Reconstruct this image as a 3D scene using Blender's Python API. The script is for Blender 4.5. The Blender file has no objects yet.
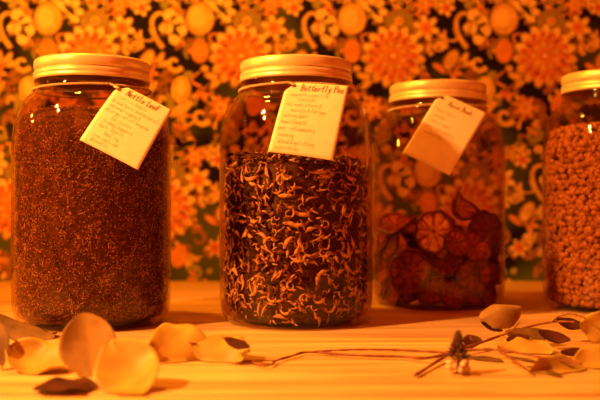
import bpy, bmesh, math, random
from mathutils import Vector, Matrix, noise
PI = math.pi
S = bpy.context.scene
C = S.collection
R = random.Random(7)

# ------------------------------------------------------------------ camera, light, exposure
FPX, CAMZ, HY = 833.0, 0.120, 200.0
cam = bpy.data.objects.new('camera', bpy.data.cameras.new('camera'))
C.objects.link(cam)
cam.location = (0, 0, CAMZ)
cam.rotation_euler = (PI/2, 0, 0)
cam.data.sensor_width = 36
cam.data.lens = FPX / 600 * 36
cam.data.clip_start = 0.02
cam.data.dof.use_dof = True
cam.data.dof.focus_distance = 0.725
cam.data.dof.aperture_fstop = 5.0
S.camera = cam

w = bpy.data.worlds.new('world'); S.world = w; w.use_nodes = True
bg = w.node_tree.nodes['Background']
bg.inputs[0].default_value = (1.0, 0.060, 0.003, 1)
bg.inputs[1].default_value = 0.50

def lamp(name, kind, loc, energy, col, radius=0.03):
    l = bpy.data.lights.new(name, kind); l.energy = energy; l.color = col
    o = bpy.data.objects.new(name, l); C.objects.link(o); o.location = loc
    if kind == 'POINT': l.shadow_soft_size = radius
    return o
k_ = lamp('key_lamp', 'SPOT', (-0.92, 0.18, 0.88), 185.0, (1.0, 0.375, 0.066)); k_.data.shadow_soft_size = 0.034
k_.data.spot_size = math.radians(48); k_.data.spot_blend = 0.9
k_.rotation_euler = (Vector((-.04, .56, 0.04)) - k_.location).to_track_quat('-Z', 'Y').to_euler()
lamp('shelf_top_lamp', 'POINT', (-0.36, 0.84, 0.86), 28.0, (1.0, 0.32, 0.012), 0.03)
r_ = lamp('added_front_fill', 'AREA', (-0.3, -0.5, 0.9), 3.2, (1.0, 0.12, 0.004)); r_.data.size = 0.5  # fill added for the red ambient, with no real source
r_.rotation_euler = (Vector((0.1, 0.9, 0.1)) - r_.location).to_track_quat('-Z', 'Y').to_euler()

lamp('added_side_fill', 'POINT', (-1.15, 0.78, 0.55), 24.0, (1.0, 0.34, 0.014), 0.02)  # added to brighten the left sides of the jars, no known lamp

vs = S.view_settings
vs.view_transform = 'Standard'; vs.look = 'None'; vs.gamma = 1; vs.exposure = 0.0
vs.use_curve_mapping = False

# ------------------------------------------------------------------ helpers
def P(px, py, Y):
    return Vector(((px - 300) * Y / FPX, Y, CAMZ - (py - HY) * Y / FPX))
def G(px, py, z=0.0):
    Y = (CAMZ - z) * FPX / (py - HY)
    return Vector(((px - 300) * Y / FPX, Y, z))

def mat(name, color=(.8, .8, .8), rough=.5, metal=0, spec=.5):
    m = bpy.data.materials.new(name); m.use_nodes = True
    b = m.node_tree.nodes['Principled BSDF']
    b.inputs['Base Color'].default_value = (*color, 1)
    b.inputs['Roughness'].default_value = rough
    b.inputs['Metallic'].default_value = metal
    b.inputs['Specular IOR Level'].default_value = spec
    return m
def N(m, t, **k):
    n = m.node_tree.nodes.new(t)
    for a, v in k.items(): setattr(n, a, v)
    return n
def L(m, a, b): m.node_tree.links.new(a, b)
def noisy(name, c1, c2, scale=30, rough=.6, metal=0, bump=0.0, detail=4, lo=.35, hi=.65, stretch=(1, 1, 1), spec=.5, trans=0, bscale=None):
    m = mat(name, c1, rough, metal, spec)
    b = m.node_tree.nodes['Principled BSDF']
    tc = N(m, 'ShaderNodeTexCoord'); mp = N(m, 'ShaderNodeMapping'); mp.inputs['Scale'].default_value = stretch
    nz = N(m, 'ShaderNodeTexNoise'); nz.inputs['Scale'].default_value = scale; nz.inputs['Detail'].default_value = detail
    cr = N(m, 'ShaderNodeValToRGB')
    cr.color_ramp.elements[0].position = lo; cr.color_ramp.elements[0].color = (*c1, 1)
    cr.color_ramp.elements[1].position = hi; cr.color_ramp.elements[1].color = (*c2, 1)
    L(m, tc.outputs['Object'], mp.inputs[0]); L(m, mp.outputs[0], nz.inputs['Vector'])
    L(m, nz.outputs['Fac'], cr.inputs[0]); L(m, cr.outputs[0], b.inputs['Base Color'])
    if bump:
        bp = N(m, 'ShaderNodeBump'); bp.inputs['Strength'].default_value = bump; bp.inputs['Distance'].default_value = .001
        L(m, nz.outputs['Fac'], bp.inputs['Height']); L(m, bp.outputs[0], b.inputs['Normal'])
    if trans:
        tr = N(m, 'ShaderNodeBsdfTranslucent'); mx = N(m, 'ShaderNodeMixShader'); mx.inputs[0].default_value = trans
        out = m.node_tree.nodes['Material Output']
        L(m, cr.outputs[0], tr.inputs[0]); L(m, b.outputs[0], mx.inputs[1]); L(m, tr.outputs[0], mx.inputs[2])
        L(m, mx.outputs[0], out.inputs[0])
    return m

class MB:
    def __init__(s): s.v = []; s.f = []; s.m = []
    def add(s, vs_, fs, mi=0):
        k = len(s.v); s.v += [tuple(q) for q in vs_]
        s.f += [tuple(i + k for i in f) for f in fs]; s.m += [mi] * len(fs)
    def mesh(s, name, mats, smooth=True):
        me = bpy.data.meshes.new(name); me.from_pydata(s.v, [], s.f)
        for m in (mats if isinstance(mats, (list, tuple)) else [mats]): me.materials.append(m)
        me.polygons.foreach_set('material_index', s.m)
        me.polygons.foreach_set('use_smooth', [smooth] * len(s.f))
        me.update(); return me
    def build(s, name, mats, parent=None, smooth=True):
        me = s.mesh(name, mats, smooth)
        o = bpy.data.objects.new(name, me); C.objects.link(o)
        if parent: o.parent = parent
        return o
    def lathe(s, prof, n=96, mi=0, close=False):
        vs_ = []
        for r, z in prof:
            for i in range(n):
                a = 2*PI*i/n; vs_.append((r*math.cos(a), r*math.sin(a), z))
        fs = []
        m_ = len(prof)
        for j in range(m_ - 1 + (1 if close else 0)):
            j2 = (j+1) % m_
            for i in range(n):
                i2 = (i+1) % n
                fs.append((j*n+i, j*n+i2, j2*n+i2, j2*n+i))
        s.add(vs_, fs, mi)
    def disc(s, r, z, n=96, up=True, mi=0):
        vs_ = [(r*math.cos(2*PI*i/n), r*math.sin(2*PI*i/n), z) for i in range(n)]
        s.add(vs_, [tuple(range(n)) if up else tuple(reversed(range(n)))], mi)
    def tube(s, pts, rad, n=8, mi=0, cap=True):
        pts = [Vector(p) for p in pts]; vs_ = []; fs = []
        up = Vector((0, 0, 1)); prev = None
        for i, p in enumerate(pts):
            t = (pts[min(i+1, len(pts)-1)] - pts[max(i-1, 0)]).normalized()
            if prev is None:
                a = t.orthogonal().normalized()
            else:
                a = (prev - t*prev.dot(t)).normalized()
            prev = a; b = t.cross(a)
            r = rad(i/(len(pts)-1)) if callable(rad) else rad
            for k in range(n):
                q = 2*PI*k/n; vs_.append(p + (a*math.cos(q) + b*math.sin(q))*r)
        for i in range(len(pts)-1):
            for k in range(n):
                k2 = (k+1) % n; fs.append((i*n+k, i*n+k2, (i+1)*n+k2, (i+1)*n+k))
        if cap:
            fs.append(tuple(reversed(range(n)))); fs.append(tuple(range((len(pts)-1)*n, len(pts)*n)))
        s.add(vs_, fs, mi)
    def box(s, a, b, mi=0):
        x0, y0, z0 = a; x1, y1, z1 = b
        s.add([(x0,y0,z0),(x1,y0,z0),(x1,y1,z0),(x0,y1,z0),(x0,y0,z1),(x1,y0,z1),(x1,y1,z1),(x0,y1,z1)],
              [(0,3,2,1),(4,5,6,7),(0,1,5,4),(1,2,6,5),(2,3,7,6),(3,0,4,7)], mi)

def tag(o, label=None, cat=None, group=None, kind=None):
    if label: o['label'] = label
    if cat: o['category'] = cat
    if group: o['group'] = group
    if kind: o['kind'] = kind
    return o
def empty(name, loc=(0, 0, 0)):
    o = bpy.data.objects.new(name, None); C.objects.link(o); o.location = loc; o.empty_display_size = .02
    return o
def copy_tree(o, parent=None):
    c = o.copy(); C.objects.link(c)
    if parent: c.parent = parent
    for ch in KIDS.get(o.name, []): copy_tree(ch, c)
    return c
KIDS = {}
def spline(pts, n=8):
    pts = [Vector(p) for p in pts]; out = []
    for i in range(len(pts)-1):
        p0 = pts[max(i-1, 0)]; p1 = pts[i]; p2 = pts[i+1]; p3 = pts[min(i+2, len(pts)-1)]
        for k in range(n):
            t = k/n
            out.append(.5*((2*p1) + (p2-p0)*t + (2*p0-5*p1+4*p2-p3)*t*t + (3*p1-p0-3*p2+p3)*t**3))
    out.append(pts[-1]); return out

# ------------------------------------------------------------------ materials
def glass_mat(name, tint=(0.89, 0.80, 0.70)):  # warm tint paints in the haze of reflections inside the jars
    m = bpy.data.materials.new(name); m.use_nodes = True; nt = m.node_tree
    nt.nodes.remove(nt.nodes['Principled BSDF']); out = nt.nodes['Material Output']
    tr = N(m, 'ShaderNodeBsdfTransparent'); gl = N(m, 'ShaderNodeBsdfGlossy'); gl.inputs['Roughness'].default_value = .04
    gl.inputs['Color'].default_value = (1, .97, .93, 1)
    lw = N(m, 'ShaderNodeLayerWeight'); lw.inputs['Blend'].default_value = .5
    cr = N(m, 'ShaderNodeValToRGB')
    e = cr.color_ramp.elements
    e[0].position = 0; e[0].color = (*tint, 1)
    e[1].position = 1; e[1].color = (.30, .20, .12, 1)
    k = e.new(.80); k.color = (tint[0]*.95, tint[1]*.9, tint[2]*.85, 1)
    L(m, lw.outputs['Facing'], cr.inputs[0]); L(m, cr.outputs[0], tr.inputs[0])
    pw = N(m, 'ShaderNodeMath', operation='POWER'); pw.inputs[1].default_value = 4.5; L(m, lw.outputs['Facing'], pw.inputs[0])
    fr = N(m, 'ShaderNodeMath', operation='MULTIPLY_ADD'); fr.inputs[1].default_value = .80; fr.inputs[2].default_value = .020; L(m, pw.outputs[0], fr.inputs[0])
    nz = N(m, 'ShaderNodeTexNoise'); nz.inputs['Scale'].default_value = 9; nz.inputs['Detail'].default_value = 1
    tc = N(m, 'ShaderNodeTexCoord'); mp = N(m, 'ShaderNodeMapping'); mp.inputs['Scale'].default_value = (1.3, 1.3, .5)
    bp = N(m, 'ShaderNodeBump'); bp.inputs['Strength'].default_value = .35; bp.inputs['Distance'].default_value = .01
    L(m, tc.outputs['Object'], mp.inputs[0]); L(m, mp.outputs[0], nz.inputs[0]); L(m, nz.outputs[0], bp.inputs['Height'])
    L(m, bp.outputs[0], gl.inputs['Normal'])
    mx = N(m, 'ShaderNodeMixShader')
    L(m, fr.outputs[0], mx.inputs[0]); L(m, tr.outputs[0], mx.inputs[1]); L(m, gl.outputs[0], mx.inputs[2])
    L(m, mx.outputs[0], out.inputs[0])
    return m
GLASS = glass_mat('haze_tinted_glass')
GOLD = noisy('gold_metal', (.84, .68, .36), (.94, .80, .46), 60, .38, .35, 0.0)
CARD = noisy('cream_card', (.82, .75, .54), (.90, .83, .62), 90, .8, 0, .05)
INK = mat('brown_ink', (.16, .07, .035), .7)
INKF = mat('pale_pencil', (.46, .31, .17), .8)
TWINE = noisy('jute_twine', (.42, .27, .12), (.80, .60, .34), 600, .9, 0, .3)
LEAF = noisy('eucalyptus_leaf', (.48, .31, .05), (.68, .46, .09), 55, .5, 0, .15, trans=.28)
LEAFM = noisy('amber_and_shaded_leaf', (.34, .20, .06), (.54, .35, .11), 50, .55, 0, .15, trans=.3, spec=.25)  # mid leaf tone, also paints shade on the upright round leaf
LEAFD = noisy('dull_eucalyptus_leaf', (.13, .07, .025), (.24, .13, .045), 70, .6, 0, .2, trans=.2, spec=.2)
LEAFB = noisy('dark_leaf_and_shadow', (.045, .014, .008), (.09, .025, .014), 90, .65, 0, .3, trans=.06, spec=.12)  # dark leaves, and the painted shadow under the round leaf
STEM = noisy('brown_stem', (.16, .055, .03), (.28, .10, .05), 200, .6, 0, .2, spec=.2)

# ------------------------------------------------------------------ setting: shelf boards
def wood():
    m = mat('pale_pine', (.7, .5, .3), .42)
    b = m.node_tree.nodes['Principled BSDF']
    tc = N(m, 'ShaderNodeTexCoord')
    mp = N(m, 'ShaderNodeMapping'); mp.inputs['Scale'].default_value = (1.1, 14, 14)
    nz = N(m, 'ShaderNodeTexNoise'); nz.inputs['Scale'].default_value = 4; nz.inputs['Detail'].default_value = 5; nz.inputs['Distortion'].default_value = .6
    cr = N(m, 'ShaderNodeValToRGB'); e = cr.color_ramp.elements
    e[0].position = .34; e[0].color = (.54, .33, .13, 1); e[1].position = .66; e[1].color = (.82, .62, .30, 1)
    mp2 = N(m, 'ShaderNodeMapping'); mp2.inputs['Scale'].default_value = (2.5, 160, 160)
    n2 = N(m, 'ShaderNodeTexNoise'); n2.inputs['Scale'].default_value = 3; n2.inputs['Detail'].default_value = 3
    c2 = N(m, 'ShaderNodeValToRGB'); e = c2.color_ramp.elements
    e[0].position = .40; e[0].color = (.78, .70, .62, 1); e[1].position = .55; e[1].color = (1, 1, 1, 1)
    mx = N(m, 'ShaderNodeMix', data_type='RGBA', blend_type='MULTIPLY'); mx.inputs[0].default_value = 1
    L(m, tc.outputs['Object'], mp.inputs[0]); L(m, mp.outputs[0], nz.inputs[0]); L(m, nz.outputs[0], cr.inputs[0])
    L(m, tc.outputs['Object'], mp2.inputs[0]); L(m, mp2.outputs[0], n2.inputs[0]); L(m, n2.outputs[0], c2.inputs[0])
    L(m, cr.outputs[0], mx.inputs[6]); L(m, c2.outputs[0], mx.inputs[7]); L(m, mx.outputs[2], b.inputs['Base Color'])
    bp = N(m, 'ShaderNodeBump'); bp.inputs['Strength'].default_value = .15; bp.inputs['Distance'].default_value = .0006
    L(m, n2.outputs[0], bp.inputs['Height']); L(m, bp.outputs[0], b.inputs['Normal'])
    return m
WOOD = wood()
WALLY = 1.235
shelf = empty('wooden_shelf')
tag(shelf, 'pale pine shelf of horizontal planks carrying the four jars', 'shelf')
def board(y0, y1):
    bm = bmesh.new()
    bmesh.ops.create_cube(bm, size=1)
    for v in bm.verts:
        v.co = Vector((v.co.x*2.4, (y0+y1)/2 + v.co.y*(y1-y0), -.012 + v.co.z*.024))
    bmesh.ops.bevel(bm, geom=bm.edges[:], offset=.0018, segments=3, affect='EDGES')
    me = bpy.data.meshes.new('plank'); bm.to_mesh(me); bm.free(); me.materials.append(WOOD)
    o = bpy.data.objects.new('plank', me); C.objects.link(o); o.parent = shelf
for y0, y1 in ((.30, .5095), (.5130, .80), (.8003, 1.02), (1.0204, WALLY)): board(y0, y1)

fl = MB(); fl.box((-1.6, -1.4, -.94), (1.6, WALLY+.03, -.90)); tag(fl.build('floor', WOOD, smooth=False), kind='structure')

# ------------------------------------------------------------------ wallpaper wall
def wall():
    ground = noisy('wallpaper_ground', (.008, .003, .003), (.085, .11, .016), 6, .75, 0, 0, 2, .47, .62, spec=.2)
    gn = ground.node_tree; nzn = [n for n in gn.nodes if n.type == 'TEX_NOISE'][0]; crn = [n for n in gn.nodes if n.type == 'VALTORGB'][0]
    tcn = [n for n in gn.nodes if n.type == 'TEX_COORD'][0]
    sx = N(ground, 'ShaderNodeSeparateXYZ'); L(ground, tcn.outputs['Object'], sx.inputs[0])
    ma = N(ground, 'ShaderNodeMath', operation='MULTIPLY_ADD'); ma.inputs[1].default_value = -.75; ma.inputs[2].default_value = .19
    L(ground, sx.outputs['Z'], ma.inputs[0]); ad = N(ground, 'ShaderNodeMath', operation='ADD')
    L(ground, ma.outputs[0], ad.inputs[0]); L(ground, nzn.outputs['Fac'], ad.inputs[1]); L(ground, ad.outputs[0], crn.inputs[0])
    A = noisy('paper_ochre', (.66, .42, .13), (.92, .64, .24), 60, .7, spec=.2)
    B = noisy('paper_orange', (.70, .27, .07), (.84, .38, .12), 60, .7, spec=.2)
    Rr = noisy('paper_red', (.62, .12, .04), (.70, .18, .05), 60, .7, spec=.2)
    Cc = noisy('paper_cream', (.88, .70, .36), (.95, .78, .46), 60, .7, spec=.2)
    O = noisy('paper_brown_line', (.30, .13, .06), (.36, .17, .07), 60, .75, spec=.2)
    Gm = noisy('paper_olive', (.30, .30, .09), (.40, .34, .12), 60, .75, spec=.2)
    mats = [ground, A, B, Rr, Cc, O, Gm]
    mb = MB()
    mb.box((-1.6, WALLY, -.9), (1.6, WALLY+.03, 1.1), 0)
    k = WALLY/FPX
    lvl = [0.0002]
    def W(x, y, l): return (( x-300)*k, WALLY - l, CAMZ-(y-HY)*k)
    def poly(pts, mi, l): mb.add([W(x, y, l) for x, y in pts], [tuple(range(len(pts)))], mi)
    def petal(cx, cy, a, L_, w_, mi, l, n=14, pt=.0):
        ca, sa = math.cos(a), math.sin(a); pts = []
        for i in range(n):
            t = 2*PI*i/n
            u = L_/2*(1+math.cos(t)); v = w_/2*math.sin(t)*(1 - pt*math.cos(t))
            pts.append((cx+u*ca-v*sa, cy+u*sa+v*ca))
        poly(pts, mi, l)
    def blob(cx, cy, rx, ry, mi, l, a=0, n=18):
        ca, sa = math.cos(a), math.sin(a)
        poly([(cx+rx*math.cos(2*PI*i/n)*ca-ry*math.sin(2*PI*i/n)*sa, cy+rx*math.cos(2*PI*i/n)*sa+ry*math.sin(2*PI*i/n)*ca) for i in range(n)], mi, l)
    def flower(cx, cy, r, n, m1, m2, l, a0=0, lo=.45):
        for i in range(n):
            a = a0+2*PI*i/n
            petal(cx, cy, a, r*1.05, r*2.6/n*1.25+1, 5, l)
            petal(cx, cy, a, r*.97, r*2.6/n*1.02, m1, l+.00008)
        blob(cx, cy, r*lo, r*lo, m2, l+.00016)
        blob(cx, cy, r*lo*.4, r*lo*.4, 3, l+.00024)
    def bloom(cx, cy, r, l):
        n = 15
        for i in range(n):
            a = 2*PI*(i+.3)/n; petal(cx, cy, a, r*1.08, r*.46, 5, l)
            petal(cx, cy, a, r*1.03, r*.38, 4 if math.sin(a) < -.2 else 1, l+.00005)
        for i in range(n):
            a = 2*PI*i/n
            blob(cx+r*.72*math.cos(a), cy+r*.72*math.sin(a), r*.085, r*.11, 3, l+.0002, a)
        for q, (rr, mm) in enumerate(((.66, 2), (.50, 1), (.36, 2))):
            nn = 11-2*q
            for i in range(nn):
                a = 2*PI*(i+.5*q)/nn; petal(cx, cy, a, r*rr, r*rr*.62, 3, l+.00025+q*.00015)
                petal(cx, cy, a, r*rr*.93, r*rr*.50, mm, l+.0003+q*.00015)
        blob(cx, cy, r*.16, r*.13, 3, l+.0008)
        blob(cx, cy, r*.10, r*.08, 4, l+.0009)
    def stroke(pts, w0, w1, mi, l):
        pts = [Vector((x, y, 0)) for x, y in pts]; sp = spline(pts, 6); n = len(sp); lft = []; rgt = []
        for i, p in enumerate(sp):
            t = (sp[min(i+1, n-1)]-sp[max(i-1, 0)]); t = t.normalized() if t.length else Vector((1, 0, 0))
            ww = (w0+(w1-w0)*i/(n-1))/2; nn = Vector((-t.y, t.x, 0))
            lft.append(p+nn*ww); rgt.append(p-nn*ww)
        vs_ = [W(p.x, p.y, l) for p in lft] + [W(p.x, p.y, l) for p in rgt]
        mb.add(vs_, [(i, i+1, n+i+1, n+i) for i in range(n-1)], mi)
    def hook(x, y, s, fl=1):
        f = lambda pts: [(x+fl*u*s, y+v*s) for u, v in pts]
        stroke(f([(2, 22), (-6, 10), (-9, -4), (-4, -12), (4, -12), (6, -5)]), 6*s, 4*s, 5, .0003)
        stroke(f([(2, 22), (-6, 10), (-9, -4), (-4, -12), (4, -12)]), 4*s, 3*s, 1, .0004)
        blob(x+fl*2*s, y+2*s, 4*s, 4*s, 4, .0005)
        for u, v, rx, ry in ((9, -11, 7, 6), (16, -5, 7, 6), (19, 4, 7, 7), (14, 12, 6, 7), (10, 3, 6, 6)):
            blob(x+fl*u*s, y+v*s, rx*s*1.12, ry*s*1.12, 5, .00045)
            blob(x+fl*u*s, y+v*s, rx*s, ry*s, 4, .0005)
    def curl(x, y, s, a, mi=1):
        pts = []
        for i in range(9):
            t = i/8*PI*1.7; r = (8-6*i/8)*s
            pts.append((x+r*math.cos(t+a), y+r*math.sin(t+a)))
        stroke(pts, 4.5*s, 2.5*s, mi, .0003)
    rr = random.Random(3)
    T = 152.0
    for ti in range(-5, 6):
        for tj in range(-3, 2):
            ox = 393 + ti*T + (0 if tj % 2 == 0 else T*.5); oy = 56 + tj*(-152.0)*-1
            # scatter of small motifs between the named ones (same in every repeat)
            q = random.Random(11)
            for i in range(150):
                x = ox - T/2 + q.random()*T; y = oy - 76 + q.random()*152
                s = q.uniform(.6, 1.25); t = q.random(); a = q.random()*6.28
                m_ = q.choice([1, 1, 2, 6, 5])
                if t < .10: curl(x, y, s, a, m_)
                elif t < .6:
                    for w_ in (-.9, 0, .9):
                        petal(x, y, a+w_, 15*s, 6.5*s, 5, .00022); petal(x, y, a+w_, 13.5*s, 5*s, m_, .00025)
                elif t < .8: blob(x, y, 4.5*s, 3.8*s, m_, .00026, a)
                else: stroke([(x, y), (x+12*math.cos(a), y+12*math.sin(a)), (x+16*math.cos(a+.9), y+16*math.sin(a+.9))], 3, 1.5, m_, .00026)
            bloom(ox, oy, 31, .0006)
            blob(ox+6, oy-34, 15, 13, 5, .0004); blob(ox+6, oy-34, 13.5, 11.5, 6, .00045); flower(ox+6, oy-35, 10, 7, 6, 1, .0005)
            blob(ox-41, oy-37, 15, 17, 5, .0005); blob(ox-41, oy-37, 13.5, 15.5, 1, .00055); blob(ox-43, oy-38, 8, 10, 4, .0006)
            blob(ox-41, oy-5, 9.5, 13, 5, .0005); blob(ox-41, oy-5, 8.3, 11.5, 2, .00055)
            for a in (-2.5, -1.7, -.8, 0.1, .9): petal(ox-20, oy-45, a, 15, 8, 4, .0006)
            flower(ox+33, oy-28, 14, 6, 4, 2, .0006, .3)
            flower(ox+30, oy-51, 11, 6, 2, 1, .0006)
            flower(ox+53, oy-48, 9, 5, 4, 3, .0006)
            hook(ox+72, oy-30, 1.0)
            curl(ox+43, oy-9, 1.1, 2.0, 1)
            blob(ox+58, oy+4, 7, 12, 5, .00044, .5); blob(ox+58, oy+4, 5.5, 10, 1, .0005, .5)
            flower(ox-20, oy+52, 13, 7, 2, 1, .0006)
            flower(ox+50, oy+40, 10, 6, 1, 3, .0006)
            blob(ox+14, oy+48, 8, 12, 2, .0005, .3)
            blob(ox-60, oy+34, 10, 14, 1, .0005); blob(ox-60, oy+32, 5, 8, 4, .0006)
            curl(ox-40, oy+60, 1.2, .5, 1); curl(ox+30, oy+66, 1.1, 3.5, 6)
            petal(ox-70, oy+60, -.6, 26, 10, 1, .0005); petal(ox-70, oy+62, -1.6, 22, 9, 6, .0004)
    o = mb.build('wall_back', mats, smooth=False)
    tag(o, kind='structure')
wall()

# ------------------------------------------------------------------ jars
def make_jar(loc, label, zs=1):
    root = empty('glass_jar', loc); root.scale = (1, 1, zs)
    tag(root, label, 'jar')
    mb = MB()
    outer = [(.0, .0035), (.050, .0035), (.056, .001), (.063, .0003), (.069, .003), (.0735, .010), (.0755, .020), (.076, .035),
             (.076, .050), (.076, .10), (.076, .150), (.0760, .163), (.0757, .176), (.0745, .190), (.0722, .202), (.0685, .213), (.0630, .2205), (.0572, .2255), (.0550, .2285), (.0545, .232),
             (.0540, .2345), (.0552, .2365), (.0552, .2385), (.0528, .2405), (.0520, .2550)]
    inner = [(.0495, .2550), (.0495, .240), (.0508, .234), (.0525, .2280), (.0590, .2195), (.0660, .2108), (.0700, .200), (.0726, .189),
             (.0741, .176), (.0745, .163), (.0745, .150), (.0745, .10), (.0745, .05), (.0745, .035), (.0738, .021), (.0712, .0115), (.0660, .0070), (.055, .0055), (.0, .0060)]
    def smooth_prof(p):
        q = spline([(r, 0, z) for r, z in p], 4); return [(max(v.x, 0), v.z) for v in q]
    mb.lathe(smooth_prof(outer) + smooth_prof(inner), 128)
    mb.build('glass_body', GLASS, root)
    lid = MB()
    prof = [(.0, .2585), (.048, .2585), (.0492, .2580), (.0500, .2586), (.0530, .2588), (.0546, .2578), (.0551, .2560), (.0552, .2505),
            (.0549, .2492), (.0540, .2484), (.0540, .2474), (.0550, .2466), (.0558, .2452), (.0558, .2436), (.0552, .2424), (.0560, .2412),
            (.0562, .2396), (.0556, .2384), (.0545, .2382), (.0540, .2390), (.0540, .2560), (.0, .2565)]
    n = 160; vs_ = []; fs = []
    for j, (r, z) in enumerate(prof):
        for i in range(n*2):
            a = PI*i/n
            rr = r + (.00022 if (i % 2 == 0 and 6 <= j <= 7) else 0)
            vs_.append((rr*math.cos(a), rr*math.sin(a), z))
    for j in range(len(prof)-1):
        for i in range(n*2):
            i2 = (i+1) % (n*2); fs.append((j*2*n+i2, j*2*n+i, (j+1)*2*n+i, (j+1)*2*n+i2))
    lid.add(vs_, fs)
    lid.build('lid', GOLD, root)
    return root
J1 = Vector((-.2035, .818, 0)); J2 = Vector((-.004, .83, 0)); J3 = Vector((.1595, .965, 0)); J4 = Vector((.348, .925, 0))
make_jar(J1, 'large glass jar packed with fine dark dried herb, left of the four', .985)
make_jar(J2, 'large glass jar of curly dried flowers, second from the left', .99)
make_jar(J3, 'clear glass jar half filled with dark red dried slices', .975)
make_jar(J4, 'glass jar of small tan dried blossoms, cut off by the right edge')

# contents of jar 1: fine nettle
def herb():
    mb = MB(); rr = random.Random(5)
    base = [(.0, .0070), (.060, .0075), (.067, .0105), (.0717, .021), (.0728, .035), (.0728, .165), (.0718, .180), (.069, .192), (.064, .200), (.040, .206), (.0, .207)]
    n = 96
    sp = [(v.x, v.z) for v in spline([(r, 0, z) for r, z in base], 5)]
    vs_ = []; fs = []
    for j, (r, z) in enumerate(sp):
        for i in range(n):
            a = 2*PI*i/n; d = noise.noise(Vector((math.cos(a)*8, math.sin(a)*8, z*120)))*.0010
            vs_.append(((r+d-.0006)*math.cos(a), (r+d-.0006)*math.sin(a), z + (noise.noise(Vector((r*90*math.cos(a), r*90*math.sin(a), 3)))*.004 if z > .19 else 0)))
    for j in range(len(sp)-1):
        for i in range(n):
            i2 = (i+1) % n; fs.append((j*n+i, j*n+i2, (j+1)*n+i2, (j+1)*n+i))
    mb.add(vs_, fs, 0)
    for k in range(42000):
        a = rr.random()*2*PI
        if rr.random() < .1:
            r = math.sqrt(rr.random())*.062; z = .2035 + rr.uniform(-.001, .003)
        else:
            z = .010 + rr.random()*.188
            r = .0726 if z < .165 else .0726 - (z-.165)**2*6.5
            if z < .03: r = .0724 - (.03-z)**2*14
        c = Vector((r*math.cos(a), r*math.sin(a), z)); rad = Vector((math.cos(a), math.sin(a), 0)); tg = Vector((-math.sin(a), math.cos(a), 0))
        cl = noise.noise(Vector((math.cos(a)*7, math.sin(a)*7, z*70)))
        b = rr.random()*PI; d = tg*math.cos(b) + Vector((0, 0, 1))*math.sin(b) + rad*rr.uniform(-.4, .4)
        L_ = rr.uniform(.0005, .0015) * (2.6 if rr.random() < .07 else 1); w_ = rr.uniform(.00015, .0004)
        s = d.cross(rad).normalized()*w_
        c = c + rad*rr.uniform(-.0002, .0010)
        m_ = rr.choice([1, 2, 2, 3, 3] if cl > .12 else ([1, 1, 1, 2, 3] if cl < -.08 else [1, 1, 2, 2, 3]))
        mb.add([c-d*L_, c+s, c+d*L_, c-s, c+rad*.0004], [(0, 1, 4), (1, 2, 4), (2, 3, 4), (3, 0, 4)], m_)
    ms = [noisy('herb_mass', (.045, .014, .008), (.16, .06, .02), 260, .9, bump=.6), mat('herb_dark', (.10, .035, .016), .8),
          mat('herb_mid', (.50, .26, .11), .75), mat('herb_pale', (.95, .66, .32), .7)]
    o = mb.build('dried_herb', ms, smooth=False); o.location = J1
    tag(o, 'fine crumbled dark dried herb filling the leftmost jar', 'herb', kind='stuff')
herb()

# contents of jar 2: butterfly pea
def flower_mesh(seed, tan):
    q = random.Random(seed); mb = MB()
    def ribbon(n, Ln, wd, tw, curl, mi, off=Vector((0, 0, 0))):
        vs_ = []; fs = []; p = Vector(off); d = Vector((q.uniform(-1, 1), q.uniform(-1, 1), q.uniform(-.4, .4))).normalized()
        up = d.orthogonal().normalized(); ax = Vector((q.uniform(-.3, .3), q.uniform(-.3, .3), 1)).normalized()
        for i in range(n+1):
            t = i/n; ww = wd*(math.sin(PI*min(1, t*.9+.12)))**.7
            s = Matrix.Rotation(tw*t, 3, d) @ d.cross(up).normalized()
            u2 = s.cross(d).normalized()
            vs_ += [p - s*ww, p + u2*ww*.45, p + s*ww, p - u2*wd*.15]
            p = p + d*(Ln/n); d = Matrix.Rotation(curl/n*(1+.6*math.sin(t*5)), 3, ax) @ d
        for i in range(n):
            for k in range(4):
                fs.append((i*4+k, i*4+(k+1) % 4, i*4+4+(k+1) % 4, i*4+4+k))
        fs.append((3, 2, 1, 0)); fs.append((n*4, n*4+1, n*4+2, n*4+3))
        mb.add(vs_, fs, mi)
    ribbon(8, q.uniform(.008, .017), q.uniform(.0011, .0023), q.uniform(-4, 4), q.choice([-2.4, -1.2, -.5, .4, 1, 2.2]), 0 if tan else 1)
    if q.random() < .5: ribbon(6, q.uniform(.004, .008), q.uniform(.0007, .0013), 2, q.uniform(-1.5, 1.5), 0, Vector((.001, .001, 0)))
    ribbon(6, q.uniform(.006, .010), q.uniform(.0014, .0024), q.uniform(-3, 3), q.uniform(-2.5, 2.5), q.choice([1, 2]))
    c = sum((Vector(v) for v in mb.v), Vector())/len(mb.v)
    mb.v = [tuple(Vector(v)-c) for v in mb.v]
    return mb
PEA_MID = noisy('pea_brown', (.20, .075, .035), (.42, .20, .09), 240, .6, bump=.3)
PEA = [noisy('pea_tan', (.62, .40, .18), (1.0, .80, .48), 240, .6, bump=.3), noisy('pea_indigo', (.022, .006, .009), (.080, .020, .020), 240, .6, bump=.3), PEA_MID]
def place_mat(q, c, out):
    a = Matrix.Rotation(q.random()*2*PI, 3, out)
    z = out.normalized(); x = z.orthogonal().normalized(); y = z.cross(x)
    B = Matrix((x, y, z)).transposed()
    return Matrix.Translation(c) @ (a @ B).to_4x4()
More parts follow.
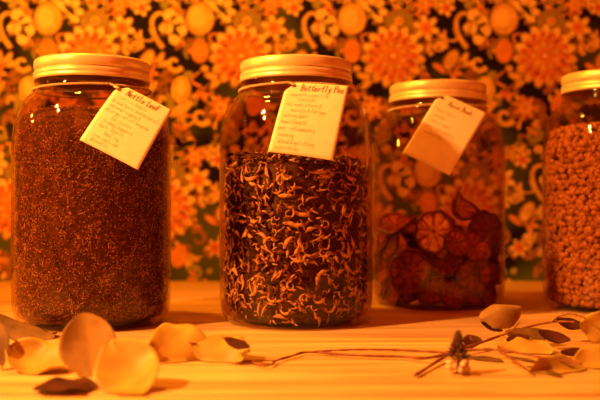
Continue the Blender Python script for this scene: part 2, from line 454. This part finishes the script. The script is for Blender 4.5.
def pea():
    q = random.Random(21)
    protos = [flower_mesh(100+i, i % 5 != 0) for i in range(12)]
    meshes = [p.mesh('dried_pea_flower', PEA) for p in protos]
    # 300 nearest the camera as things, jittered grid on the front of the cylinder
    cells = []
    rows, cols = 17, 18
    for j in range(rows):
        for i in range(cols):
            t = -1.32 + 2.64*(i+.5+q.uniform(-.45, .45))/cols
            z = .010 + .141*(j+.5+q.uniform(-.45, .45))/rows
            cells.append((t, z))
    q.shuffle(cells); cells = cells[:300]
    for k, (t, z) in enumerate(cells):
        out = Vector((math.sin(t), -math.cos(t), 0))
        r = .0712 if z > .024 else .0712-(.024-z)*.6
        c = J2 + out*(r + q.uniform(-.0025, .0)) + Vector((0, 0, z))
        o = bpy.data.objects.new('dried_pea_flower', meshes[k % 12]); C.objects.link(o)
        M = place_mat(q, c, out)
        o.matrix_world = M @ Matrix.Diagonal((1, 1, .55, 1))
        tag(o, 'curled tan and dark dried flower in the mass behind the second jar\'s glass', 'dried flower', 'curly dried flowers in the second jar')
    mb = MB()
    # bulk
    prof = [(.0, .0065), (.057, .0070), (.063, .0120), (.0660, .022), (.0665, .15), (.060, .154), (.0, .152)]
    mb.lathe(prof, 64, 1)
    dk = [flower_mesh(300+i, False) for i in range(5)]
    def put(c, out, s=1):
        p = q.choice(protos) if q.random() < .5 else q.choice(dk); M = place_mat(q, c, out) @ Matrix.Diagonal((s, s, s*.6, 1))
        k = len(mb.v); mb.v += [tuple(M @ Vector(v)) for v in p.v]
        mb.f += [tuple(i+k for i in f) for f in p.f]; mb.m += p.m
    for k in range(900):
        t = q.random()*2*PI; z = .010+q.random()*.143
        out = Vector((math.sin(t), -math.cos(t), 0))
        front = math.cos(t) > .25
        r = (.0692 if front else .0705) - max(0, .024-z)*.6
        put(out*(r-q.random()*.002)+Vector((0, 0, z)), out)
    for k in range(420):
        t = q.random()*2*PI; r = math.sqrt(q.random())*.064
        put(Vector((r*math.cos(t), r*math.sin(t), .153+q.uniform(0, .010)*(1.2 if math.cos(t) < 0 else .8))), Vector((q.uniform(-.6, .6), q.uniform(-.6, .6), 1)), .95)
    o = mb.build('dried_flower_mass', PEA); o.location = J2
    tag(o, 'dense mass of dark dried flowers packed inside the second jar', 'dried flowers', kind='stuff')
pea()

# contents of jar 4: small tan blossoms
def blossoms():
    q = random.Random(31)
    bm_ = [noisy('blossom_tan', (.24, .08, .02), (.74, .42, .15), 300, .8, bump=.5), mat('blossom_gap_shade', (.10, .05, .03), .9)]
    protos = []
    for s in range(8):
        b = bmesh.new(); bmesh.ops.create_icosphere(b, subdivisions=3, radius=.0037)
        for v in b.verts:
            n_ = v.co.normalized(); d = abs(noise.noise(n_*2.6+Vector((s*7, 0, 0))))
            v.co = v.co*(0.72+.95*d); v.co.z *= .85
        mb = MB(); b.verts.ensure_lookup_table()
        mb.add([v.co.copy() for v in b.verts], [tuple(v.index for v in f.verts) for f in b.faces], 0); b.free()
        protos.append(mb)
    meshes = [p.mesh('dried_blossom', bm_) for p in protos]
    todo = []
    for j in range(34):
        for i in range(74):
            t = 2*PI*(i+.5*(j % 2)+q.uniform(-.3, .3))/74; z = .0105+.0056*(j+q.uniform(-.3, .3))
            todo.append((t, z))
    view = Vector((-J4.x, -J4.y, 0)).normalized()
    def seen(tz):
        out = Vector((math.sin(tz[0]), -math.cos(tz[0]), 0)); p = J4+out*.07+Vector((0, 0, tz[1]))
        px = 300+FPX*p.x/p.y; py = HY-(p.z-CAMZ)*FPX/p.y
        return out.dot(view) > .12 and px < 603 and py < 330
    def rz(z):
        r = .0708
        if z > .165: r -= (z-.165)**2*7.0
        if z < .03: r -= (.03-z)**2*12
        return r
    vis = [c for c in todo if seen(c)]; vis.sort(key=lambda c: -Vector((math.sin(c[0]), -math.cos(c[0]), 0)).dot(view))
    q.shuffle(vis)
    pick = set(vis[:300])
    mb = MB()
    mb.lathe([(.0, .0095), (.055, .0100), (.063, .0140), (.0665, .026), (.0668, .16), (.063, .190), (.055, .200), (.0, .204)], 64, 1)  # core coloured dark to put shade in the gaps between blossoms
    for k, c in enumerate(todo):
        t, z = c; out = Vector((math.sin(t), -math.cos(t), 0))
        p = out*(rz(z)-q.uniform(-.0008, .0036)) + Vector((0, 0, z))
        M = place_mat(q, p, out)
        s = q.uniform(.75, 1.3)
        M = M @ Matrix.Diagonal((s, s, .8, 1))
        if c in pick:
            o = bpy.data.objects.new('dried_blossom', meshes[k % 8]); C.objects.link(o)
            o.matrix_world = Matrix.Translation(J4) @ M
            tag(o, 'small crumpled tan dried blossom in the jar at the right edge', 'dried blossom', 'small tan blossoms in the right jar')
        else:
            pr = protos[k % 8]; kk = len(mb.v); mb.v += [tuple(M @ Vector(v)) for v in pr.v]
            mb.f += [tuple(i+kk for i in f) for f in pr.f]; mb.m += pr.m
    for k in range(420):
        t = q.random()*2*PI; r = math.sqrt(q.random())*.058; pr = protos[k % 8]
        p = Vector((r*math.cos(t), r*math.sin(t), .2025 - (r/.058)**2*.006+q.uniform(-.001, .002)))
        M = place_mat(q, p, Vector((0, 0, 1))); kk = len(mb.v); mb.v += [tuple(M @ Vector(v)) for v in pr.v]
        mb.f += [tuple(i+kk for i in f) for f in pr.f]; mb.m += pr.m
    o = mb.build('dried_blossom_mass', bm_); o.location = J4
    tag(o, 'mass of small tan dried blossoms filling the jar at right', 'dried blossoms', kind='stuff')
blossoms()

# contents of jar 3: dried slices
def slices():
    RIND = noisy('slice_rind', (.09, .012, .008), (.22, .035, .018), 90, .45, bump=.5)
    q = random.Random(9)
    def flesh_mat(name, c1, c2):
        return noisy(name, c1, c2, 160, .5, bump=.6)
    FL = flesh_mat('slice_flesh_pale', (.50, .16, .06), (1.0, .66, .34)); FR = flesh_mat('slice_flesh_red', (.20, .032, .014), (.46, .10, .036))
    def slice_thing(c, nrm, r, pale, label, bend=.25, seed=0, group=None, thick=.0045):
        qq = random.Random(seed)
        root = empty('dried_slice', c)
        tag(root, label, 'dried slice', group)
        z = Vector(nrm).normalized(); x = z.orthogonal().normalized(); x = Matrix.Rotation(qq.random()*6, 3, z) @ x; y = z.cross(x)
        B = Matrix((x, y, z)).transposed()
        def sh(u, v, w):   # local wavy bend
            rr = math.hypot(u, v); a = math.atan2(v, u)
            w = w + bend*(u*u)/r + .08*r*math.sin(3*a+seed)*(rr/r)**2
            k = 1+.06*math.sin(2*a+seed*2)+.035*math.sin(5*a+seed)
            return B @ Vector((u*k, v*k, w))
        nA = 48
        rim = MB(); ring = [(.86, -.40), (.93, -.62), (1.0, -.45), (1.04, 0), (1.0, .50), (.93, .66), (.86, .45)]
        vs_ = []; fs = []
        for j, (f, h) in enumerate(ring):
            for i in range(nA):
                a = 2*PI*i/nA; g = 1+.03*math.sin(9*a+seed)
                vs_.append(sh(r*f*g*math.cos(a), r*f*g*math.sin(a), h*thick))
        for j in range(len(ring)):
            j2 = (j+1) % len(ring)
            for i in range(nA): fs.append((j*nA+i, j*nA+(i+1) % nA, j2*nA+(i+1) % nA, j2*nA+i))
        rim.add(vs_, fs); rim.build('rind', RIND, root)
        fl = MB(); vs_ = []; fs = []; segs = 9
        rad = [.0, .12, .2, .35, .5, .65, .78, .9]
        for side in (1, -1):
            k0 = len(vs_)
            for j, f in enumerate(rad):
                for i in range(nA):
                    a = 2*PI*i/nA; ridge = .5+.5*math.cos(segs*a)
                    h = side*thick*(.20 + .22*ridge*(1 if .2 < f < .85 else 0))
                    vs_.append(sh(r*f*math.cos(a), r*f*math.sin(a), h))
            for j in range(len(rad)-1):
                for i in range(nA):
                    t4 = (k0+j*nA+i, k0+j*nA+(i+1) % nA, k0+(j+1)*nA+(i+1) % nA, k0+(j+1)*nA+i)
                    fs.append(t4 if side > 0 else tuple(reversed(t4)))
        fl.add(vs_, fs)
        for fi, f in enumerate(fl.f):
            i = fi % nA; j = (fi//nA) % (len(rad)-1)
            if (.5+.5*math.cos(segs*2*PI*(i+.5)/nA) < .16 and j >= 2) or j == 0: fl.m[fi] = 1
        fl.build('flesh', [FL, FR] if pale else [FR, RIND], root)
    def at(px, py, Y): return P(px, py, Y)
    slice_thing(at(434, 232, .912), (-.25, -1, .12), .0225, True, 'pale round dried slice with radial flesh facing the front of the jar', .2, 1)
    slice_thing(at(456, 243, .903), (.15, -1, .10), .0145, False, 'small dark red round slice overlapping the pale one', .1, 2, thick=.006)
    slice_thing(at(458, 206, .945), (.75, -.55, .35), .0200, True, 'curled slice standing upright at the top of the pile', .7, 3)
    slice_thing(at(397, 226, .935), (-.3, -.35, 1), .0230, False, 'dark slice lying flat at top left of the pile', .3, 4)
    slice_thing(at(486, 232, .955), (.5, -.7, .5), .0240, False, 'dark slice leaning on the glass at right of the pile', .4, 5)
    slice_thing(at(474, 275, .910), (.25, -1, -.05), .0215, False, 'large red slice standing low at right against the glass', .2, 6)
    slice_thing(at(447, 262, .918), (-.6, -.7, .6), .0200, False, 'orange brown slice slanting under the pale one', .3, 7)
    slice_thing(at(410, 272, .912), (-.3, -1, .2), .0235, False, 'large dark slice standing low at left against the glass', .3, 8)
    lab = 'dark red dried slice packed deep within the pile in the third jar'
    for k in range(44):
        a = q.random()*2*PI; rr = math.sqrt(q.random())*.051; z = .026 + (k/44)*.062
        c = J3 + Vector((rr*math.cos(a), rr*math.sin(a) + .012, z))
        slice_thing(c, (q.uniform(-.6, .6), q.uniform(-.9, .2), q.uniform(.1, 1)), q.uniform(.018, .022), False, lab, q.uniform(.1, .4), 20+k, 'dark slices packed in the third jar')
    for k in range(30):
        a = -1.9+3.8*(k % 10+.5*(k//10 % 2))/9.5; z = .020+.024*(k//10)+q.uniform(-.003, .003)
        if k >= 10 and -.75 < a < .5: continue
        out = Vector((math.sin(a), -math.cos(a), 0)); c = J3 + out*(.064 if k//10 else .060) + Vector((0, 0, z))
        slice_thing(c, (out.x+q.uniform(-.35, .35), out.y, q.uniform(-.2, .4)), q.uniform(.014, .019), False, 'dark red dried slice pressed edgewise against the glass of the third jar', q.uniform(.1, .3), 60+k, 'dark slices against the glass of the third jar', thick=.0032)
slices()

# ------------------------------------------------------------------ hang tags with handwriting
FONT = {
 'a': [[(.45,.45),(.25,.5),(.08,.3),(.12,.05),(.3,0),(.45,.2),(.45,.48),(.45,.1),(.55,0)]],
 'b': [[(.1,1),(.1,0)],[(.1,.35),(.3,.5),(.45,.3),(.35,.02),(.1,.05)]],
 'c': [[(.45,.42),(.25,.5),(.08,.3),(.15,.05),(.3,0),(.47,.1)]],
 'd': [[(.45,.4),(.25,.5),(.08,.3),(.15,.03),(.35,.05),(.45,.25)],[(.46,1),(.46,0)]],
 'e': [[(.1,.25),(.42,.3),(.38,.47),(.2,.5),(.08,.28),(.15,.03),(.32,0),(.46,.1)]],
 'f': [[(.45,.92),(.3,1),(.22,.8),(.22,0)],[(.05,.5),(.42,.52)]],
 'g': [[(.45,.42),(.25,.5),(.08,.3),(.2,.05),(.42,.15),(.45,.48),(.44,-.2),(.3,-.4),(.1,-.3)]],
 'h': [[(.1,1),(.1,0)],[(.1,.35),(.3,.5),(.42,.35),(.42,0)]],
 'i': [[(.2,.48),(.2,0)],[(.2,.7),(.22,.73)]],
 'j': [[(.25,.48),(.25,-.25),(.05,-.35)]],
 'k': [[(.1,1),(.1,0)],[(.4,.48),(.12,.22),(.42,0)]],
 'l': [[(.18,1),(.18,.05),(.28,0)]],
 'm': [[(.05,.48),(.05,0)],[(.05,.35),(.2,.5),(.28,.35),(.28,0)],[(.28,.35),(.45,.5),(.52,.35),(.52,0)]],
 'n': [[(.1,.48),(.1,0)],[(.1,.35),(.3,.5),(.42,.35),(.42,0)]],
 'o': [[(.28,.5),(.1,.35),(.1,.1),(.28,0),(.45,.15),(.43,.4),(.28,.5)]],
 'p': [[(.1,.48),(.1,-.4)],[(.1,.35),(.3,.5),(.45,.3),(.3,.02),(.1,.08)]],
 'r': [[(.12,.48),(.12,0)],[(.12,.3),(.25,.47),(.42,.45)]],
 's': [[(.42,.45),(.2,.5),(.12,.35),(.4,.18),(.32,0),(.08,.05)]],
 't': [[(.25,.85),(.22,.1),(.35,0),(.45,.08)],[(.05,.52),(.43,.55)]],
 'u': [[(.1,.48),(.1,.12),(.25,0),(.42,.15)],[(.43,.48),(.43,0)]],
 'v': [[(.08,.48),(.25,0),(.43,.48)]],
 'w': [[(.05,.48),(.15,0),(.28,.35),(.4,0),(.52,.48)]],
 'x': [[(.08,.48),(.42,0)],[(.42,.48),(.08,0)]],
 'y': [[(.08,.48),(.25,.05)],[(.45,.48),(.2,-.3),(.05,-.38)]],
 'N': [[(.1,0),(.1,.95),(.5,.02),(.5,1)]],
 'L': [[(.1,1),(.1,0),(.5,.02)]],
 'B': [[(.1,1),(.1,0)],[(.1,.98),(.42,.9),(.4,.58),(.12,.53),(.5,.42),(.45,.05),(.1,0)]],
 'P': [[(.1,1),(.1,0)],[(.1,.98),(.48,.88),(.42,.5),(.1,.48)]],
 'R': [[(.1,1),(.1,0)],[(.1,.98),(.48,.88),(.42,.52),(.1,.5),(.5,0)]],
 '+': [[(.25,.5),(.25,.1)],[(.08,.3),(.43,.3)]], '-': [[(.1,.28),(.42,.3)]], '&': [[(.45,0),(.12,.6),(.25,.8),(.35,.6),(.08,.2),(.2,0),(.45,.3)]],
}
def hang_tag(cs, hole_uv, title, lines, label, twine_pts, clip=True, seed=0, bow=.0025, faint=1.0):
    """cs = TL, TR, BR, BL world corners of the card"""
    TL, TR, BR, BL = cs; q = random.Random(seed)
    root = empty('paper_tag', (0, 0, 0))
    nrm = (TR-TL).cross(BL-TL).normalized()
    if nrm.y > 0: nrm = -nrm
    Wd = (TR-TL).length; Hh = (BL-TL).length
    def pt(u, v, h=0):   # u right, v down, both 0..1
        p = TL*(1-u)*(1-v) + TR*u*(1-v) + BR*u*v + BL*(1-u)*v
        return p + nrm*(h + bow*math.sin(PI*v) - bow*1.2*(u-.5)**2*4*.3)
    card = MB(); nu, nv = 18, 20; vs_ = []; fs = []
    def cu(u, v):       # clipped corner at the hole
        if clip and u < .16 and v < .13:
            s = u/.16 + v/.13
            if s < 1: k = (1-s)/2; return u+.16*k, v+.13*k
        return u, v
    for h in (0, -.0004):
        for j in range(nv+1):
            for i in range(nu+1):
                u, v = cu(i/nu, j/nv); vs_.append(pt(u, v, h))
    n1 = (nu+1)*(nv+1)
    for j in range(nv):
        for i in range(nu):
            a = j*(nu+1)+i; f = (a, a+nu+1, a+nu+2, a+1); fs.append(f); fs.append(tuple(n1+k for k in reversed(f)))
    for i in range(nu):
        fs.append((i, i+1, n1+i+1, n1+i)); a = nv*(nu+1)+i; fs.append((a+1, a, n1+a, n1+a+1))
    for j in range(nv):
        a = j*(nu+1); fs.append((a+nu+1, a, n1+a, n1+a+nu+1)); a += nu; fs.append((a, a+nu+1, n1+a+nu+1, n1+a))
    card.add(vs_, fs); card.build('card', CARD, root, smooth=True)
    hu, hv = hole_uv
    hl = MB(); c = pt(hu, hv, .0004); ex = (TR-TL).normalized(); ey = (BL-TL).normalized()
    hl.add([c + ex*.0022*math.cos(2*PI*i/16) + ey*.0017*math.sin(2*PI*i/16) for i in range(16)], [tuple(range(16))])
    hl.build('hole', INK, root)
    def write(text, u0, v0, size, wid, mb):
        x = u0
        for ch in text:
            if ch == ' ': x += .30*size/Wd; continue
            for st in FONT[ch]:
                sp = spline([(a, b, 0) for a, b in st], 3) if len(st) > 2 else [Vector((*st[0], 0)), Vector((*st[1], 0))]
                jx, jy = q.uniform(-.03, .03), q.uniform(-.05, .05)
                pp = []
                for s in sp:
                    a, b = s.x+jx+.18*s.y, s.y+jy
                    pp.append((x+a*.82*size/Wd, v0 - b*size/Hh))
                pl = [pt(a, b, .0003) for a, b in pp]
                for i in range(len(pl)-1):
                    d = (pl[i+1]-pl[i])
                    if d.length < 1e-7: continue
                    s_ = d.normalized().cross(nrm)*wid
                    e = d.normalized()*wid*.5
                    mb.add([pl[i]-s_-e, pl[i]+s_-e, pl[i+1]+s_+e, pl[i+1]-s_+e], [(0, 1, 2, 3)])
            x += (.47+q.uniform(-.03, .04))*size/Wd
    wm = MB(); write(title[0], title[1], title[2], title[3], .00030*faint, wm); wm.build('title_writing', INK, root, smooth=False)
    wl = MB()
    for (t, u, v) in lines: write(t, u, v, .0042, .00013*faint, wl)
    wl.build('body_writing', INKF, root, smooth=False)
    tw = MB()
    sp = spline(twine_pts, 10)
    for ph in (0, PI):   # two plied strands
        pts = []
        L_ = 0
        for i, p in enumerate(sp):
            if i: L_ += (p-sp[i-1]).length
            t = (sp[min(i+1, len(sp)-1)]-sp[max(i-1, 0)]).normalized(); a = Vector((0, 0, 1)); a = (a-t*a.dot(t)).normalized(); b = t.cross(a)
            ang = L_*1500+ph
            pts.append(p+(a*math.cos(ang)+b*math.sin(ang))*.00065)
        tw.tube(pts, .00062, 6)
    tw.build('twine', TWINE, root)
    tag(root, label, 'tag')
    return root
def loop(J, z, r, t0, t1, n=80):
    return [J + Vector((r*math.sin(t0+(t1-t0)*i/n), -r*math.cos(t0+(t1-t0)*i/n), z+.0008*math.sin(7*i/n))) for i in range(n+1)]
cs1 = [P(119.5, 83, .741), P(172, 110, .741), P(138, 169.5, .718), P(79.5, 139.5, .718)]
h1 = P(121, 90, .7405)
t1 = loop(J1, .2265, .0562, .62, .62+2*PI-.08) + [h1]
hang_tag(cs1, (.06, .09), ('Nettle Leaf', .20, .125, .0062),
  [('iron + vitamins', .10, .215), ('blood tonic and minerals', .02+.05, .30), ('adrenal support', .08, .38), ('allergy relief anemia', .06, .46), ('for joints', .22, .55),
   ('kidney support', .14, .63), ('hair  tonics', .12, .71), ('healing', .26, .79), ('iron calcium', .10, .87), ('diuretic', .12, .94)],
  'cream paper tag reading Nettle Leaf, hung askew on the leftmost jar', t1, seed=1)
cs2 = [P(287, 82, .768), P(349, 85.5, .768), P(333, 160, .745), P(268, 151, .745)]
h2 = P(295, 85, .7675)
t2 = loop(J2, .2285, .0562, -.02, -.02+2*PI-.08) + [h2]
hang_tag(cs2, (.13, .05), ('Butterfly Pea', .24, .115, .0066),
  [('supports cognitive', .10, .20), ('function', .24, .27), ('relieves stress &', .08, .35), ('anxiety & fatigue', .18, .43), ('antioxidant', .08, .51),
   ('heart health', .07, .60), ('anti inflammatory', .06, .69), ('calming', .08, .78), ('blood & uplifting', .10, .87), ('respiration', .06, .95)],
  'upright cream paper tag reading Butterfly Pea on the second jar', t2, seed=2)
cs3 = [P(440, 92, .902), P(487, 113, .902), P(449.5, 175, .874), P(402.5, 152.5, .874)]
h3 = P(444, 97, .9015)
t3 = loop(J3, .2240, .0562, .04, .04+2*PI-.08) + [h3]
hang_tag(cs3, (.10, .07), ('Rose Buds', .26, .14, .0068),
  [('heart tonic', .12, .27), ('calming', .10, .36), ('skin + mood', .14, .45), ('anti inflammatory', .10, .54), ('soothing tea', .10, .63)],
  'cream paper tag hung askew on the third jar, its lower corner in shade', t3, seed=3)

# ------------------------------------------------------------------ leaves
def leaf_mb(base, tip, side, wid, cup=.15, bend=.1, shape=.5, wavy=.03, seed=0, thick=.0004):
    """base/tip world points, side = sideways vector, face normal = side x axis"""
    base = Vector(base); tip = Vector(tip); ax = tip-base; Ln = ax.length; ax.normalize()
    side = Vector(side); side = (side-ax*side.dot(ax)).normalized(); nr = side.cross(ax)
    nu, nv = 14, 22; vs_ = []; fs = []
    for h in (0, -thick):
        for j in range(nv+1):
            v = j/nv; vv = .5-.5*math.cos(PI*v)
            ww = wid/2*max(.02, math.sin(PI*vv**(.85+.3*shape))**.62)
            for i in range(nu+1):
                u = -1+2*i/nu
                hh = cup*wid*(u*u)*(ww/wid*2) + bend*Ln*math.sin(PI*vv) + wavy*wid*math.sin(4*vv*PI+seed)*u*abs(u) + wavy*.6*wid*math.sin(7*vv+seed*2+u*2)
                mid = -.0006*math.exp(-(u*9)**2)*(1-vv)
                vs_.append(base+ax*(Ln*vv)+side*(ww*u*(1+wavy*math.sin(5*vv*PI+seed)))+nr*(hh+mid+h))
    n1 = (nu+1)*(nv+1)
    for j in range(nv):
        for i in range(nu):
            a = j*(nu+1)+i; f = (a, a+1, a+nu+2, a+nu+1); fs.append(f); fs.append(tuple(n1+k for k in reversed(f)))
    for j in range(nv):
        for i in (0, nu):
            a = j*(nu+1)+i; b = a+nu+1; fs.append((a, b, n1+b, n1+a) if i == 0 else (b, a, n1+a, n1+b))
    for i in range(nu):
        fs.append((i+1, i, n1+i, n1+i+1)); a = nv*(nu+1)+i; fs.append((a, a+1, n1+a+1, n1+a))
    vs_ = [Vector((p.x, p.y, .0007 + .25*(max(p.z, -.01)+.01)*.1)) if p.z < .0007 else p for p in vs_]
    mb = MB(); mb.add(vs_, fs); return mb
def loose_leaf(label, base, tip, side, wid, m=LEAF, stalk=.006, **k):
    base = Vector(base); tip = Vector(tip)
    root = empty('eucalyptus_leaf', (0, 0, 0)); tag(root, label, 'leaf')
    leaf_mb(base, tip, side, wid, **k).build('blade', m, root)
    if stalk:
        d = (base-tip).normalized(); s = MB(); s.tube([base-d*.004, base+d*stalk*.5, base+d*stalk+Vector((0, 0, -.0005))], .0006, 6); s.build('stalk', STEM, root)
X = Vector((1, 0, 0))
loose_leaf('big round leaf standing upright in front of the leftmost jar', P(94, 378, .565), P(83, 313, .575), X, .0400, LEAFM, cup=.12, bend=-.05, wavy=.01, seed=1)  # darker leaf tone stands in for shade on its face
loose_leaf('wide bright leaf lying closest to the viewer at left', P(112, 340, .548), P(142, 396, .512), (1, .1, .2), .0420, cup=-.12, bend=.12, wavy=.03, seed=2)
loose_leaf('bright crumpled leaf lying at far left below the jar', P(8, 345, .595), P(66, 368, .575), (.4, .9, .45), .0360, cup=-.2, bend=.16, wavy=.07, seed=3)
loose_leaf('dull leaf lying across the left edge beside the jar base', P(-14, 312, .655), P(55, 337, .640), (.3, .8, .5), .0200, LEAFD, cup=.1, bend=.1, wavy=.03, seed=4)
loose_leaf('dark orange leaf cut off by the left edge', P(2, 366, .585), P(-2, 322, .600), X, .0150, LEAFD, cup=.1, bend=.05, seed=5)
loose_leaf('painted shadow oval flat on the wood under the round leaf', G(97, 385, .0025), G(33, 389, .0025), (.1, 1, .03), .034, LEAFB, cup=.05, bend=.02, seed=6)  # cast shadow of the round leaf, modelled as a dark flat blade
loose_leaf('small dark oval showing under the dull leaf at left', G(18, 329, .006), G(55, 334, .004), (.1, 1, .0), .0340, LEAFB, stalk=.003, cup=.05, bend=.02, seed=7)  # dark flat oval with the leaf outline
loose_leaf('large pale leaf arched between the first two jars', P(148, 346, .605), P(214, 345, .625), (-.1, -.65, -.95), .0500, cup=-.22, bend=-.10, wavy=.04, seed=8)
loose_leaf('pale leaf with curled tip at the end of the thin twig', P(192, 343, .622), P(249, 352, .608), (-.1, -.7, -.85), .0360, cup=-.2, bend=-.10, wavy=.05, seed=9)
loose_leaf('small dark oval resting on the pale leaf beside the twig', P(224, 338, .606), P(250, 347, .600), (.1, .7, .7), .0085, LEAFB, stalk=.002, cup=.1, bend=.05, seed=10)  # dark oval set just over the pale leaf

# long branch
br = empty('eucalyptus_branch'); tag(br, 'long thin leafy branch lying across the shelf from centre to right', 'branch')
def stem(pts, r0, r1, n=10):
    mb = MB(); sp = [Vector((p.x, p.y, max(p.z, .0022))) for p in spline(pts, n)]; mb.tube(sp, lambda t: (r0+(r1-r0)*t)*1.0 + .00015*math.sin(t*60), 8); mb.build('stem', STEM, br)
h = .003
stem([G(575, 322, .020), G(552, 322, .018), G(520, 329, .012), G(480, 343, .007), G(448, 355, .004), G(415, 376, .0016)], .0008, .0012)
stem([G(452, 353, .005), G(425, 358, .0035), G(400, 356.5, h), G(350, 355, .0025), G(309, 352, .0025), G(292, 356, .0022), G(277, 361, .0018), G(270, 366, .0016), G(260, 366, .0016), G(250, 361, .002), G(243, 362, .002)], .0012, .0006)
stem([G(455, 353, .006), G(410, 350.5, .005), G(370, 349.5, .005), G(330, 350.5, .004), G(308, 352, .0028)], .0009, .0007)
stem([G(277, 361, .0018), G(262, 361, .0020), G(248, 361.5, .0020), G(236, 363, .002)], .0006, .0005)
stem([G(460, 350, .005), G(500, 350, .008), G(540, 357, .007), G(582, 364, .006)], .0010, .0007)
stem([G(500, 352, .008), G(515, 361, .006), G(528, 370, .005)], .0010, .0007)
stem([G(552, 322, .018), G(560, 316, .024), G(572, 314, .027), G(586, 318, .028)], .0007, .0005)
stem([G(500, 336, .010), G(512, 330, .016), G(520, 322, .022)], .0006, .0004)
stem([G(478, 344, .006), G(472, 340, .010), G(470, 336, .012)], .0005, .0004)
def bleaf(base, tip, side, wid, m=LEAF, lab=None, **k):
    o = leaf_mb(base, tip, side, wid, **k).build('leaf', m, br)
    if lab: o['label'] = lab
bleaf(P(480, 320, .70), P(521, 308, .715), (.25, .75, .66), .0260, LEAFM, cup=.35, bend=-.12, seed=11)
bleaf(P(481, 322, .697), P(503, 331, .70), (.1, .5, .85), .0060, LEAFB, 'dark curled leaf edge', cup=.1, bend=.05, seed=12)
bleaf(P(463, 341, .66), P(482, 340, .67), (0, .4, .9), .0110, LEAFD, 'dull olive leaf', cup=.1, bend=.1, seed=13)
bleaf(P(463, 358, .635), P(503, 368, .615), (.1, .85, .55), .0200, LEAFD, 'dull brown leaf', cup=.1, bend=.1, seed=14)
bleaf(P(505, 332, .68), P(553, 333, .68), (0, .6, .8), .0150, LEAFD, 'dull orange leaf', cup=.15, bend=.1, seed=15)
bleaf(P(538, 331, .668), P(571, 340, .66), (.2, .5, .85), .0100, LEAFB, 'dark brown leaf', cup=.1, bend=.08, seed=16)
bleaf(P(506, 340, .66), P(530, 337, .66), (0, .3, .9), .0080, LEAFB, 'dark brown leaf', cup=.1, bend=.08, seed=17)
bleaf(P(556, 319, .70), P(586, 326, .695), (.2, .4, .85), .0100, LEAFB, 'dark brown leaf', cup=.1, bend=.12, seed=18)
bleaf(P(497, 346, .655), P(553, 350, .645), (.0, .60, .85), .0300, LEAF, cup=.2, bend=.1, wavy=.06, seed=19)
bleaf(P(580, 322, .66), P(618, 340, .65), (.35, .3, -.9), .0340, LEAF, cup=-.1, bend=-.1, seed=20)
bleaf(P(572, 366, .60), P(618, 362, .60), (.05, .65, .75), .0300, LEAF, cup=-.1, bend=.08, seed=21)
bleaf(P(586, 370, .59), P(528, 376, .575), (.1, .62, .80), .0270, LEAF, cup=.2, bend=-.08, wavy=.05, seed=22)
bleaf(P(526, 374, .60), P(562, 386, .56), (.1, .9, .3), .0120, LEAFD, 'dull leaf', cup=.1, bend=.05, seed=23)
bleaf(P(560, 352, .63), P(590, 350, .63), (.0, .5, .8), .0070, LEAFB, 'dark brown leaf', cup=.1, bend=.08, seed=24)
bleaf(P(508, 356, .635), P(540, 368, .61), (.1, .8, .5), .0090, LEAFD, 'dull orange leaf', cup=.1, bend=.08, seed=25)

# dried flower spike
def spike():
    base = G(458, 374, 0)
    root = empty('dried_flower_spike', base); tag(root, 'small dark dried flower spike with pale glinting base beside the branch', 'dried flower')
    D = noisy('spike_bract', (.05, .02, .025), (.14, .055, .05), 300, .5, bump=.3)
    Pm = noisy('spike_floret', (.55, .36, .22), (.85, .66, .46), 200, .22, spec=.8)
    q = random.Random(4)
    def bract(c, d, L_, w_):
        d = d.normalized(); s = d.orthogonal().normalized(); u = d.cross(s); mb = MB(); vs_ = [c]; n = 6
        for f, g in ((.3, .8), (.6, 1), (.85, .5)):
            for k in range(n): a = 2*PI*k/n; vs_.append(c+d*L_*f+(s*math.cos(a)+u*math.sin(a))*w_*g)
        vs_.append(c+d*L_); fs = [(0, 1+(k+1) % n, 1+k) for k in range(n)]
        for j in range(2):
            for k in range(n): a = 1+j*n; fs.append((a+k, a+(k+1) % n, a+n+(k+1) % n, a+n+k))
        fs += [(1+2*n+k, 1+2*n+(k+1) % n, 1+3*n) for k in range(n)]
        mb.add(vs_, fs); return mb
    st = MB(); st.tube([(0, 0, .0), (0, 0, .012), (.0003, 0, .030)], .0011, 8); st.build('stalk', STEM, root)
    for k in range(64):
        t = k/64; a = k*2.4; z = .009+t*.018; r = .0016-.001*t
        d = Vector((math.cos(a), math.sin(a), .6+3.5*t*t))
        bract(Vector((r*math.cos(a), r*math.sin(a), z)), d, .0090-.0050*t, .0010).build('bract', D, root)
    for k in range(14):
        a = k*2.4; z = .001+.006*(k/14)
        bract(Vector((.002*math.cos(a), .002*math.sin(a), z+.0012)), Vector((math.cos(a), math.sin(a), .15+.3*(k/14))), .0075, .0022).build('floret', Pm, root)
spike()
